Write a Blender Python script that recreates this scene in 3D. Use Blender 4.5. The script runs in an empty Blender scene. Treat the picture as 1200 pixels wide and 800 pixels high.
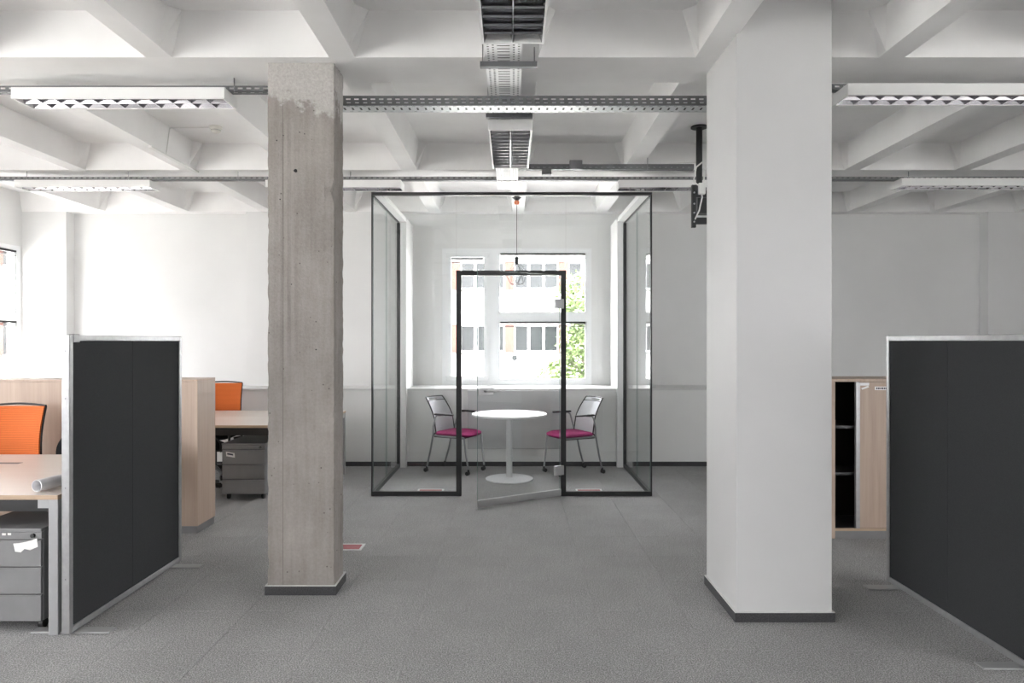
import bpy, bmesh, math, random
from mathutils import Vector, Matrix, noise
R = math.radians
S = bpy.context.scene
COL = S.collection

# ------------------------------------------------------------------ camera
cd = bpy.data.cameras.new('camera'); cd.lens = 24.0; cd.sensor_width = 36.0
cd.clip_start = 0.05; cd.clip_end = 300
cam = bpy.data.objects.new('camera', cd); COL.objects.link(cam)
cam.location = (0, 0, 1.55); cam.rotation_euler = (R(90), 0, 0)
S.camera = cam
# ------------------------------------------------------------------ world, sun, exposure
W = bpy.data.worlds.new('world'); S.world = W; W.use_nodes = True
bg = W.node_tree.nodes['Background']
bg.inputs[0].default_value = (0.985, 0.98, 1.0, 1); bg.inputs[1].default_value = 4.5
sd = bpy.data.lights.new('sun', 'SUN'); sd.energy = 11.0; sd.angle = R(0.6); sd.color = (1.0, 0.96, 0.93)
sun = bpy.data.objects.new('sun', sd); COL.objects.link(sun)
sun.rotation_euler = Vector((-1, -1.0, 2.2)).to_track_quat('Z', 'Y').to_euler()
def portal(loc, rot, w, h):
    d = bpy.data.lights.new('window_portal', 'AREA'); d.shape = 'RECTANGLE'; d.size = w; d.size_y = h
    d.cycles.is_portal = True
    o = bpy.data.objects.new('window_portal', d); COL.objects.link(o); o.location = loc; o.rotation_euler = rot
S.view_settings.view_transform = 'Standard'; S.view_settings.look = 'None'
S.view_settings.gamma = 1.0; S.view_settings.use_curve_mapping = False
S.view_settings.exposure = 2.17
S.cycles.max_bounces = 14; S.cycles.diffuse_bounces = 8; S.cycles.transparent_max_bounces = 24
S.cycles.sample_clamp_indirect = 12.0

# ------------------------------------------------------------------ helpers
class MB:
    """collects shapes for ONE mesh"""
    def __init__(s): s.v = []; s.f = []; s.m = []
    def add(s, vs, fs, mi=0):
        b = len(s.v); s.v += [tuple(v) for v in vs]
        s.f += [tuple(b + i for i in f) for f in fs]; s.m += [mi] * len(fs)
        return s
    def box(s, x0, x1, y0, y1, z0, z1, mi=0):
        vs = [(x, y, z) for z in (z0, z1) for y in (y0, y1) for x in (x0, x1)]
        return s.add(vs, [(0, 2, 3, 1), (4, 5, 7, 6), (0, 1, 5, 4), (2, 6, 7, 3), (0, 4, 6, 2), (1, 3, 7, 5)], mi)
    def bbox(s, x0, x1, y0, y1, z0, z1, r=0.003, mi=0):
        """box with chamfered edges"""
        bm = bmesh.new()
        bmesh.ops.create_cube(bm, size=1)
        for v in bm.verts:
            v.co = Vector(((x0 + x1) / 2 + v.co.x * (x1 - x0), (y0 + y1) / 2 + v.co.y * (y1 - y0), (z0 + z1) / 2 + v.co.z * (z1 - z0)))
        bmesh.ops.bevel(bm, geom=bm.edges[:], offset=r, segments=2, profile=0.5, affect='EDGES')
        bm.verts.index_update()
        s.add([v.co[:] for v in bm.verts], [[v.index for v in f.verts] for f in bm.faces], mi)
        bm.free(); return s
    def obox(s, o, u, v, w, mi=0):
        """box from a corner and three edge vectors"""
        o, u, v, w = map(Vector, (o, u, v, w))
        if u.cross(v).dot(w) < 0: u, v = v, u
        vs = [o + a * u + b * v + c * w for c in (0, 1) for b in (0, 1) for a in (0, 1)]
        return s.add(vs, [(0, 2, 3, 1), (4, 5, 7, 6), (0, 1, 5, 4), (2, 6, 7, 3), (0, 4, 6, 2), (1, 3, 7, 5)], mi)
    def tube(s, pts, r, n=10, cap=True, mi=0):
        pts = [Vector(p) for p in pts]; rs = r if isinstance(r, (list, tuple)) else [r] * len(pts)
        t0 = (pts[1] - pts[0]).normalized()
        a = Vector((0, 0, 1)) if abs(t0.z) < 0.9 else Vector((1, 0, 0))
        nrm = t0.cross(a).normalized(); vs = []
        for i, p in enumerate(pts):
            if i == 0: t = t0
            elif i == len(pts) - 1: t = (pts[i] - pts[i - 1]).normalized()
            else: t = ((pts[i + 1] - pts[i]).normalized() + (pts[i] - pts[i - 1]).normalized()).normalized()
            nrm = (nrm - t * nrm.dot(t)).normalized(); b = t.cross(nrm)
            for k in range(n):
                q = 2 * math.pi * k / n
                vs.append(p + (nrm * math.cos(q) + b * math.sin(q)) * rs[i])
        fs = [(i * n + k, i * n + (k + 1) % n, (i + 1) * n + (k + 1) % n, (i + 1) * n + k) for i in range(len(pts) - 1) for k in range(n)]
        if cap: fs += [tuple(reversed(range(n))), tuple(range((len(pts) - 1) * n, len(pts) * n))]
        return s.add(vs, fs, mi)
    def lathe(s, prof, cx=0, cy=0, n=32, mi=0):
        vs = []; fs = []
        for (r, z) in prof:
            for k in range(n):
                q = 2 * math.pi * k / n; vs.append((cx + r * math.cos(q), cy + r * math.sin(q), z))
        for i in range(len(prof) - 1):
            for k in range(n):
                fs.append((i * n + k, i * n + (k + 1) % n, (i + 1) * n + (k + 1) % n, (i + 1) * n + k))
        fs.append(tuple(reversed(range(n)))); fs.append(tuple(range((len(prof) - 1) * n, len(prof) * n)))
        return s.add(vs, fs, mi)
    def prism(s, prof, axis, a0, a1, mi=0):
        """2-D profile extruded along an axis: 'x' takes (y,z), 'y' takes (x,z), 'z' takes (x,y)"""
        n = len(prof)
        def P(p, a): return {'x': (a, p[0], p[1]), 'y': (p[0], a, p[1]), 'z': (p[0], p[1], a)}[axis]
        vs = [P(p, a0) for p in prof] + [P(p, a1) for p in prof]
        fs = [(i, (i + 1) % n, n + (i + 1) % n, n + i) for i in range(n)] + [tuple(reversed(range(n))), tuple(range(n, 2 * n))]
        return s.add(vs, fs, mi)
    def mesh(s, name, mats, smooth=False):
        me = bpy.data.meshes.new(name); me.from_pydata(s.v, [], s.f)
        for m in (mats if isinstance(mats, (list, tuple)) else [mats]): me.materials.append(m)
        for p, mi in zip(me.polygons, s.m): p.material_index = mi
        bm = bmesh.new(); bm.from_mesh(me); bmesh.ops.recalc_face_normals(bm, faces=bm.faces[:]); bm.to_mesh(me); bm.free()
        if smooth:
            me.polygons.foreach_set('use_smooth', [True] * len(me.polygons))
            me.set_sharp_from_angle(angle=R(40))
        me.update(); return me
    def build(s, name, mats, parent=None, smooth=False):
        o = bpy.data.objects.new(name, s.mesh(name, mats, smooth)); COL.objects.link(o)
        if parent: o.parent = parent
        return o

def tag(o, label, cat, group=None, kind=None):
    if label: o['label'] = label
    if cat: o['category'] = cat
    if group: o['group'] = group
    if kind: o['kind'] = kind
    return o
def thing(name, label, cat, loc=(0, 0, 0), rz=0, group=None, kind=None):
    o = bpy.data.objects.new(name, None); COL.objects.link(o); o.empty_display_size = 0.1
    o.location = loc; o.rotation_euler = (0, 0, rz)
    return tag(o, label, cat, group, kind)
def dup(o, loc, rz=0, label=None, group=None):
    def cp(a, par):
        c = a.copy(); COL.objects.link(c)
        if par: c.parent = par
        for ch in list(a.children): cp(ch, c)
        return c
    kids = None
    c = cp(o, None); c.location = loc; c.rotation_euler = (0, 0, rz)
    if label: c['label'] = label
    if group: c['group'] = group
    return c

# ------------------------------------------------------------------ materials
def mat(name, col, rough=0.5, metal=0.0, spec=0.5):
    m = bpy.data.materials.new(name); m.use_nodes = True
    b = m.node_tree.nodes['Principled BSDF']
    b.inputs['Base Color'].default_value = (*col, 1); b.inputs['Roughness'].default_value = rough
    b.inputs['Metallic'].default_value = metal; b.inputs['Specular IOR Level'].default_value = spec
    return m
def nodes(m): return m.node_tree.nodes, m.node_tree.links, m.node_tree.nodes['Principled BSDF']
def coords(m, scale=(1, 1, 1), kind='Object'):
    N, L, b = nodes(m); tc = N.new('ShaderNodeTexCoord'); mp = N.new('ShaderNodeMapping')
    mp.inputs['Scale'].default_value = scale; L.new(tc.outputs[kind], mp.inputs[0]); return mp.outputs[0]
def nz(m, vec, scale, detail=3, rough=0.5):
    N, L, b = nodes(m); n = N.new('ShaderNodeTexNoise'); n.inputs['Scale'].default_value = scale
    n.inputs['Detail'].default_value = detail; n.inputs['Roughness'].default_value = rough
    L.new(vec, n.inputs['Vector']); return n.outputs['Fac']
def ramp(m, fac, stops):
    N, L, b = nodes(m); r = N.new('ShaderNodeValToRGB'); cr = r.color_ramp
    while len(cr.elements) < len(stops): cr.elements.new(0.5)
    for e, (p, c) in zip(cr.elements, stops): e.position = p; e.color = (*c, 1) if len(c) == 3 else c
    L.new(fac, r.inputs[0]); return r.outputs[0]
def bump(m, fac, strength, dist=0.01):
    N, L, b = nodes(m); n = N.new('ShaderNodeBump'); n.inputs['Strength'].default_value = strength
    n.inputs['Distance'].default_value = dist; L.new(fac, n.inputs['Height']); L.new(n.outputs[0], b.inputs['Normal'])
def setcol(m, out): N, L, b = nodes(m); L.new(out, b.inputs['Base Color'])
def mixc(m, fac, a, c, mode='MIX'):
    N, L, b = nodes(m); n = N.new('ShaderNodeMix'); n.data_type = 'RGBA'; n.blend_type = mode
    for sock, val in ((n.inputs[0], fac), (n.inputs[6], a), (n.inputs[7], c)):
        if hasattr(val, 'links') or hasattr(val, 'is_output'): L.new(val, sock)
        elif isinstance(val, (int, float)): sock.default_value = val
        else: sock.default_value = (*val, 1)
    return n.outputs[2]
def mottled(name, a, c, scale, rough, bstr=0.1, bscale=None, metal=0.0, detail=3, stretch=(1, 1, 1)):
    m = mat(name, a, rough, metal); v = coords(m, stretch)
    setcol(m, ramp(m, nz(m, v, scale, detail), [(0.3, a), (0.7, c)]))
    if bstr: bump(m, nz(m, v, bscale or scale * 3, 2), bstr, 0.004)
    return m

M = {}
M['wall'] = mottled('wall_paint', (0.70, 0.70, 0.695), (0.74, 0.74, 0.735), 1.5, 0.75, 0.05, 120)
M['ceil'] = mottled('ceiling_paint', (0.80, 0.795, 0.79), (0.86, 0.855, 0.85), 3.0, 0.8, 0.25, 9)
M['white_col'] = mottled('pillar_paint', (0.54, 0.54, 0.54), (0.565, 0.565, 0.565), 2, 0.6, 0.06, 60)
M['frame_white'] = mat('window_frame_white', (0.80, 0.81, 0.82), 0.35)
M['sill'] = mat('sill_board', (0.62, 0.62, 0.62), 0.4)
M['lamp_white'] = mat('lamp_housing_white', (0.78, 0.78, 0.77), 0.4)
M['louvre'] = mat('louvre_aluminium', (0.55, 0.54, 0.56), 0.12, 1.0)
M['louvre_dark'] = mat('louvre_mirror', (0.22, 0.22, 0.23), 0.08, 1.0)
M['tube'] = mat('lamp_tube_glass', (0.85, 0.85, 0.85), 0.2)
M['galv'] = mottled('galvanised_steel', (0.42, 0.43, 0.44), (0.58, 0.59, 0.60), 40, 0.42, 0.0, metal=0.85)
M['galv_white'] = mottled('pale_tray_steel', (0.86, 0.86, 0.86), (0.90, 0.90, 0.90), 20, 0.45, 0.0, metal=0.2)
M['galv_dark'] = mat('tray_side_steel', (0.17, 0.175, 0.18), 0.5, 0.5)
M['galv_bottom'] = mat('tray_bottom_steel', (0.62, 0.63, 0.64), 0.38, 0.5)
M['steel_dark'] = mat('bracket_steel', (0.20, 0.20, 0.21), 0.5, 0.6)
M['rod'] = mat('rod_steel', (0.28, 0.28, 0.29), 0.4, 0.8)
M['black'] = mat('black_plastic', (0.012, 0.012, 0.013), 0.45)
M['black_metal'] = mat('black_powder_coat', (0.018, 0.019, 0.020), 0.4)
M['alu'] = mottled('anodised_aluminium', (0.34, 0.34, 0.345), (0.39, 0.39, 0.395), 30, 0.4, 0.0, metal=0.6)
M['alu_light'] = mat('satin_aluminium', (0.46, 0.465, 0.47), 0.3, 0.8)
M['grey_metal'] = mottled('grey_lacquered_steel', (0.20, 0.20, 0.205), (0.22, 0.22, 0.225), 10, 0.45, 0.0, metal=0.2)
M['leg_grey'] = mat('leg_grey', (0.36, 0.365, 0.37), 0.42, 0.3)
M['dark_gap'] = mat('dark_gap', (0.01, 0.01, 0.01), 0.8)
M['chrome'] = mat('chair_tube_grey', (0.33, 0.34, 0.35), 0.3, 0.8)
M['table_white'] = mat('table_white', (0.78, 0.78, 0.79), 0.35)
M['table_grey'] = mat('table_base_grey', (0.60, 0.61, 0.62), 0.4, 0.2)
M['blind'] = mat('blind_grey', (0.035, 0.035, 0.037), 0.6, spec=0.1)
M['cable'] = mat('cable_white', (0.72, 0.72, 0.70), 0.5)
M['paper'] = mat('paper_white', (0.78, 0.78, 0.80), 0.7)
M['label'] = mat('label_white', (0.80, 0.80, 0.78), 0.6)
M['ink'] = mat('label_ink', (0.05, 0.05, 0.08), 0.6)
M['detector'] = mat('detector_ivory', (0.66, 0.65, 0.60), 0.5)
M['orange_plastic'] = mat('orange_plastic', (0.75, 0.16, 0.03), 0.4)
M['red_lid'] = mottled('red_lid', (0.36, 0.10, 0.12), (0.42, 0.14, 0.15), 40, 0.7, 0.1)
M['radiator'] = mat('radiator_grey', (0.46, 0.465, 0.475), 0.55)
M['glass_edge'] = mat('glass_edge', (0.16, 0.24, 0.22), 0.15)
M['screen_edge'] = mat('screen_edge_green', (0.36, 0.50, 0.30), 0.4)
M['brass'] = mat('lock_dark', (0.06, 0.06, 0.06), 0.35, 0.8)

# carpet: speckled loop pile, each tile a little different in tone
m = mat('carpet', (0.18, 0.18, 0.18), 0.95, spec=0.1); v = coords(m)
f1 = nz(m, v, 150, 3, 0.7); f2 = nz(m, v, 3.0, 3)
c = ramp(m, f1, [(0.34, (0.11, 0.11, 0.11)), (0.5, (0.33, 0.33, 0.33)), (0.66, (0.66, 0.66, 0.66))])
c = mixc(m, 0.2, c, ramp(m, nz(m, v, 35, 3, 0.7), [(0.3, (0.20, 0.20, 0.20)), (0.7, (0.50, 0.50, 0.50))]))
c = mixc(m, 1.0, c, ramp(m, f2, [(0.3, (0.90, 0.90, 0.90)), (0.7, (1.0, 1.0, 1.0))]), 'MULTIPLY')
N_, L_, b_ = nodes(m); oi = N_.new('ShaderNodeObjectInfo')
c = mixc(m, 1.0, c, ramp(m, oi.outputs['Random'], [(0.0, (0.975, 0.975, 0.975)), (1.0, (1.0, 1.0, 1.0))]), 'MULTIPLY')
setcol(m, c); bump(m, f1, 0.6, 0.006); M['carpet'] = m
M['skirt'] = mottled('carpet_skirting', (0.030, 0.030, 0.032), (0.075, 0.075, 0.078), 160, 0.95, 0.3)
M['skirt_top'] = mat('skirting_edge', (0.62, 0.62, 0.61), 0.5)

# raw concrete
m = mat('raw_concrete', (0.3, 0.29, 0.27), 0.85, spec=0.25); v = coords(m)
big = nz(m, v, 2.2, 5, 0.6); fine = nz(m, v, 60, 4, 0.7); vs_ = coords(m, (9, 9, 0.7)); st = nz(m, vs_, 2.5, 4, 0.6)
c = ramp(m, big, [(0.28, (0.19, 0.172, 0.157)), (0.5, (0.275, 0.252, 0.234)), (0.72, (0.37, 0.342, 0.32))])
c = mixc(m, 0.28, c, ramp(m, st, [(0.3, (0.18, 0.16, 0.148)), (0.7, (0.43, 0.395, 0.375))]))
c = mixc(m, 0.16, c, ramp(m, fine, [(0.3, (0.16, 0.145, 0.135)), (0.7, (0.44, 0.41, 0.39))]))
N_, L_, b_ = nodes(m)                 # pores
vo = N_.new('ShaderNodeTexVoronoi'); vo.inputs['Scale'].default_value = 16; L_.new(v, vo.inputs['Vector'])
c = mixc(m, ramp(m, vo.outputs['Distance'], [(0.05, (0.8, 0.8, 0.8)), (0.09, (0, 0, 0))]), c, (0.07, 0.06, 0.05))
# dark board joint running down the front
sj = N_.new('ShaderNodeSeparateXYZ'); L_.new(v, sj.inputs[0])
aj = N_.new('ShaderNodeMath'); aj.operation = 'ADD'; L_.new(sj.outputs[0], aj.inputs[0]); aj.inputs[1].default_value = 1.4035
bj = N_.new('ShaderNodeMath'); bj.operation = 'ABSOLUTE'; L_.new(aj.outputs[0], bj.inputs[0])
cj = N_.new('ShaderNodeMapRange'); cj.inputs[1].default_value = 0.0012; cj.inputs[2].default_value = 0.0032; cj.inputs[3].default_value = 0.55; cj.inputs[4].default_value = 0.0; L_.new(bj.outputs[0], cj.inputs[0])
dj = N_.new('ShaderNodeMath'); dj.operation = 'MULTIPLY'; L_.new(cj.outputs[0], dj.inputs[0]); L_.new(ramp(m, st, [(0.35, (0.2, 0.2, 0.2)), (0.6, (1, 1, 1))]), dj.inputs[1])
c = mixc(m, dj.outputs[0], c, (0.07, 0.06, 0.05))
# plaster remains at the top with an uneven lower edge
sx = N_.new('ShaderNodeSeparateXYZ'); L_.new(v, sx.inputs[0])
ad = N_.new('ShaderNodeMath'); ad.operation = 'MULTIPLY_ADD'; L_.new(nz(m, v, 3.5, 5, 0.65), ad.inputs[0]); ad.inputs[1].default_value = 0.75
L_.new(sx.outputs[2], ad.inputs[2])
msk = N_.new('ShaderNodeMapRange'); msk.inputs[1].default_value = 3.36; msk.inputs[2].default_value = 3.40; L_.new(ad.outputs[0], msk.inputs[0])
c = mixc(m, msk.outputs[0], c, ramp(m, fine, [(0.3, (0.38, 0.36, 0.345)), (0.7, (0.50, 0.485, 0.465))]))
setcol(m, c)
mx = N_.new('ShaderNodeMath'); mx.operation = 'ADD'; L_.new(fine, mx.inputs[0]); L_.new(st, mx.inputs[1])
bump(m, mx.outputs[0], 0.4, 0.010); M['concrete'] = m

def wood(name, a, b2, dark, rough=0.45, axis='z'):
    m = mat(name, a, rough); sc = {'z': (1, 1, 0.035), 'x': (0.035, 1, 1)}[axis]; v = coords(m, sc)
    n1 = nz(m, v, 55, 3, 0.6); n2 = nz(m, v, 14, 2)
    c = ramp(m, n1, [(0.3, a), (0.6, b2), (0.85, dark)]); c = mixc(m, 0.35, c, ramp(m, n2, [(0.3, a), (0.7, dark)]))
    setcol(m, c); return m
M['wood'] = wood('beech_laminate', (0.49, 0.38, 0.305), (0.43, 0.325, 0.255), (0.35, 0.255, 0.19))
M['wood_desk'] = wood('desk_laminate', (0.66, 0.60, 0.55), (0.64, 0.57, 0.52), (0.60, 0.53, 0.47), 0.3, 'x')
M['wood_edge'] = wood('desk_edge', (0.50, 0.38, 0.27), (0.44, 0.32, 0.22), (0.36, 0.25, 0.17), 0.5, 'x')

def fabric(name, a, b2, scale=500, bs=0.3):
    m = mat(name, a, 0.9, spec=0.2); v = coords(m)
    N, L, b = nodes(m); w1 = N.new('ShaderNodeTexNoise'); w1.inputs['Scale'].default_value = scale; L.new(v, w1.inputs['Vector'])
    setcol(m, ramp(m, w1.outputs['Fac'], [(0.3, a), (0.7, b2)])); bump(m, w1.outputs['Fac'], bs, 0.002); return m
M['screen_fabric'] = fabric('charcoal_screen_fabric', (0.031, 0.0325, 0.0345), (0.044, 0.0455, 0.0475), 400)
M['pink'] = fabric('magenta_fabric', (0.22, 0.014, 0.085), (0.30, 0.026, 0.125), 300)
M['seat_black'] = fabric('black_fabric', (0.012, 0.012, 0.014), (0.03, 0.03, 0.032), 300)
m = mat('orange_mesh', (0.80, 0.21, 0.04), 0.7, spec=0.25); v = coords(m)
N_, L_, b_ = nodes(m); wv = N_.new('ShaderNodeTexWave'); wv.bands_direction = 'Z'; wv.inputs['Scale'].default_value = 26; L_.new(v, wv.inputs['Vector'])
setcol(m, ramp(m, wv.outputs['Fac'], [(0.1, (0.50, 0.10, 0.02)), (0.6, (0.66, 0.155, 0.03))])); bump(m, wv.outputs['Fac'], 0.4, 0.003); M['orange'] = m
def see_through(name, col, opacity, scale=0):
    m = mat(name, col, 0.7, spec=0.2); m.node_tree.nodes['Principled BSDF'].inputs['Alpha'].default_value = opacity; return m
M['mesh_grey'] = see_through('grey_back_mesh', (0.60, 0.61, 0.64), 0.93)

def glass(name, tint=(0.98, 0.99, 0.988), ior=1.45):
    m = bpy.data.materials.new(name); m.use_nodes = True; N = m.node_tree.nodes; L = m.node_tree.links; N.clear()
    o = N.new('ShaderNodeOutputMaterial'); t = N.new('ShaderNodeBsdfTransparent'); t.inputs[0].default_value = (*tint, 1)
    g = N.new('ShaderNodeBsdfGlossy'); g.inputs['Roughness'].default_value = 0.0; ge = N.new('ShaderNodeNewGeometry')
    dt = N.new('ShaderNodeVectorMath'); dt.operation = 'DOT_PRODUCT'; L.new(ge.outputs['Normal'], dt.inputs[0]); L.new(ge.outputs['Incoming'], dt.inputs[1])
    def mth(op, a, b):
        n = N.new('ShaderNodeMath'); n.operation = op
        for i, v in enumerate((a, b)):
            if v is None: continue
            if isinstance(v, float): n.inputs[i].default_value = v
            else: L.new(v, n.inputs[i])
        return n.outputs[0]
    ab = mth('ABSOLUTE', dt.outputs['Value'], None); om = mth('SUBTRACT', 1.0, ab); pw = mth('POWER', om, 5.0)
    fr = mth('ADD', mth('MULTIPLY', pw, 0.96), 0.04)          # Schlick, same on both faces of the pane
    x = N.new('ShaderNodeMixShader'); L.new(fr, x.inputs[0]); L.new(t.outputs[0], x.inputs[1]); L.new(g.outputs[0], x.inputs[2])
    L.new(x.outputs[0], o.inputs[0]); return m
M['glass'] = glass('clear_glass'); M['window_glass'] = glass('window_glass', (0.99, 0.99, 0.99))

# ================================================================== THE SETTING
XL, XR, YB, YF = -6.44, 9.0, -5.4, 9.14         # left wall, right wall, wall behind the camera, window wall
ZS, ZB = 3.50, 3.256                            # coffer top, beam soffit
LEDGE_Y, LEDGE_Z = 8.50, 0.966
WZ0, WZ1, WW = 0.967, 2.795, 2.0                # windows

# floor: slab with carpet tiles as parts
fl = MB().box(XL - .3, XR + .3, YB - .3, YF + .3, -0.25, -0.008).build('floor', M['carpet'])
tag(fl, 'grey speckled carpet tile floor of the open office', 'floor', kind='structure')
T = 0.5
tm = MB()
e = 0.0003; h = 0.0012
a0, a1 = e, T - e
vs = [(a0, a0, -0.008), (a1, a0, -0.008), (a1, a1, -0.008), (a0, a1, -0.008), (a0, a0, -h), (a1, a0, -h), (a1, a1, -h), (a0, a1, -h),
      (a0 + h, a0 + h, 0), (a1 - h, a0 + h, 0), (a1 - h, a1 - h, 0), (a0 + h, a1 - h, 0)]
tm.add([(x - T / 2, y - T / 2, z) for x, y, z in vs], [(0, 1, 5, 4), (1, 2, 6, 5), (2, 3, 7, 6), (3, 0, 4, 7), (4, 5, 9, 8), (5, 6, 10, 9), (6, 7, 11, 10), (7, 4, 8, 11), (8, 9, 10, 11)])
tile_me = tm.mesh('carpet_tile', M['carpet'])
rest = MB(); random.seed(4); ntile = 0
x0 = 0.98 - T * 15
for i in range(40):
    for j in range(34):
        cx = x0 + (i + .5) * T; cy = -5.57 + (j + .5) * T
        if not (XL < cx < XR and YB < cy < LEDGE_Y + .2): continue
        vis = 2.9 < cy < 8.7 and abs(cx) < 0.75 * (cy + .25) + .2
        if vis and ntile < 300:
            o = bpy.data.objects.new('carpet_tile', tile_me); COL.objects.link(o); o.parent = fl
            o.location = (cx, cy, 0.0004 * random.random()); o.rotation_euler = (0, 0, R(90) * ((i + j) % 2)); ntile += 1
        else:
            rest.box(cx - T / 2 + e, cx + T / 2 - e, cy - T / 2 + e, cy + T / 2 - e, -0.008, 0)
o = rest.build('carpet_tile', M['carpet'], fl); o['kind'] = 'stuff'

# ceiling: slab, cross beams, ribs between them (waffle)
ce = MB().box(XL - .3, XR + .3, YB - .3, YF + .3, ZS, ZS + .3).build('ceiling', M['ceil'])
tag(ce, 'white painted concrete waffle ceiling with deep coffers', 'ceiling', kind='structure')
DR = 0.08                                        # draft of the beam faces
beam_me = MB().prism([(0, ZB), (.4, ZB), (.4 + DR, ZS + .01), (-DR, ZS + .01)], 'x', XL, XR).mesh('beam', M['ceil'])
by = [4.10 + 2.69 * k for k in range(-3, 2)]
for y in by:
    o = bpy.data.objects.new('beam', beam_me); COL.objects.link(o); o.parent = ce; o.location = (0, y, 0)
MB().prism([(8.97, ZB), (YF + .02, ZB), (YF + .02, ZS + .01), (8.97 - .06, ZS + .01)], 'x', XL, XR).build('edge_beam', M['ceil'], ce)
MB().prism([(YB, ZB), (YB + .17, ZB), (YB + .23, ZS + .01), (YB, ZS + .01)], 'x', XL, XR).build('edge_beam', M['ceil'], ce)
def rib_mesh(L):
    hb, ht, hc = 0.078, 0.112, 0.18
    ys = [0.0, 0.0, 0.13]; vs = []
    st = [(0.0, hc), (DR, hc), (DR + .07, ht), (L - DR - .07, ht), (L - DR, hc), (L, hc)]
    for y, t in st: vs += [(-hb, y, ZB), (hb, y, ZB), (t, y, ZS + .01), (-t, y, ZS + .01)]
    fs = [(4 * i + k, 4 * i + (k + 1) % 4, 4 * i + 4 + (k + 1) % 4, 4 * i + 4 + k) for i in range(len(st) - 1) for k in range(4)]
    fs += [(3, 2, 1, 0), tuple(4 * (len(st) - 1) + k for k in range(4))]
    return MB().add(vs, fs).mesh('rib', M['ceil'])
spans = [(YB + .17, by[0])] + [(by[k] + .4, by[k + 1]) for k in range(len(by) - 1)] + [(by[-1] + .4, 8.97)]
for (ya, yb) in spans:
    me = rib_mesh(yb - ya)
    for j in range(-5, 9):
        cx = .08 + 1.1 * j
        if cx < XR - .1:
            o = bpy.data.objects.new('rib', me); COL.objects.link(o); o.parent = ce; o.location = (cx, ya, 0)

# walls
def wall_along(axis, pos0, pos1, a0, a1, opens, name, z1=ZS):
    b = MB()
    def bx(u0, u1, z0, zz):
        if axis == 'x': b.box(u0, u1, pos0, pos1, z0, zz)
        else: b.box(pos0, pos1, u0, u1, z0, zz)
    cur = a0
    for (o0, o1, z0, zz) in sorted(opens):
        bx(cur, o0, 0, z1); bx(o0, o1, 0, z0); bx(o0, o1, zz, z1); cur = o1
    bx(cur, a1, 0, z1)
    return b.build(name, M['wall'])
WX0 = 0.066 - WW / 2
left_w = [(8.95 - WW - 2.69 * k, 8.95 - 2.69 * k) for k in (0, 1.6, 2.4, 3.2, 4.0)]  # far one is seen; the unseen rest are spaced for their light
back_w = [(-6.3, -4.3), (6.6, 8.6)]  # unseen windows behind the camera, added as fill light
right_w = [(-1.0 - 2.15 * k, 1.0 - 2.15 * k) for k in range(0, 3)]  # unseen windows added to brighten the right half and the ceiling
w = wall_along('x', YF, YF + .16, XL - .32, XR + .32, [(WX0, WX0 + WW, WZ0, WZ1)], 'wall_back'); tag(w, 'white far wall holding the middle window behind the glass booth', 'wall', kind='structure')
w = wall_along('y', XL - .16, XL, YB, YF, [(a, b, WZ0, WZ1) for a, b in left_w], 'wall_left'); tag(w, 'white left wall with a row of windows, sunlit', 'wall', kind='structure')
w = wall_along('y', XR, XR + .32, YB, YF, [(a, b, WZ0, WZ1) for a, b in right_w], 'wall_right'); tag(w, 'white wall with windows at the right end of the office', 'wall', kind='structure')
w = wall_along('x', YB - .32, YB, XL - .32, XR + .32, [(a, b, WZ0, WZ1) for a, b in back_w], 'wall_front'); tag(w, 'white wall at the near end with two windows of the office', 'wall', kind='structure')
# shallow wall piers
def pier(a, b, lab):
    o = MB().box(a, b, 8.97, YF + .01, LEDGE_Z + .001, ZB).build('wall_pier', M['wall'])
    tag(o, lab, 'wall pier', kind='structure')
pier(XL, -5.86, 'white wall pier in the far left corner catching the sun')
pier(-3.49, -1.62, 'broad white wall pier seen both sides of the concrete column')
pier(6.26, 7.0, 'white wall pier at the far right above the dark screen')
# ledge (lower wall) with sill board
o = MB().box(XL, XR, LEDGE_Y, YF, 0, LEDGE_Z - .022).build('wall_ledge', M['wall']); tag(o, 'white lower part of the far wall standing forward under the sill', 'wall', kind='structure')
MB().bbox(XL, XR, LEDGE_Y - .025, YF, LEDGE_Z - .022, LEDGE_Z, .004).build('sill_board', M['sill'], o)
o = MB().box(XL, XR, LEDGE_Y - .012, LEDGE_Y + .001, 0, .055).build('baseboard_back', M['skirt']); tag(o, 'dark carpet skirting along the foot of the far wall', 'baseboard', kind='structure')
o = MB().box(XL, XL + .012, YB, LEDGE_Y, 0, .055).build('baseboard_left', M['skirt']); tag(o, 'dark carpet skirting along the foot of the left wall', 'baseboard', kind='structure')
o = MB().box(XR - .012, XR, YB, LEDGE_Y, 0, .055).build('baseboard_right', M['skirt']); tag(o, 'dark carpet skirting along the foot of the right wall', 'baseboard', kind='structure')

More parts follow.
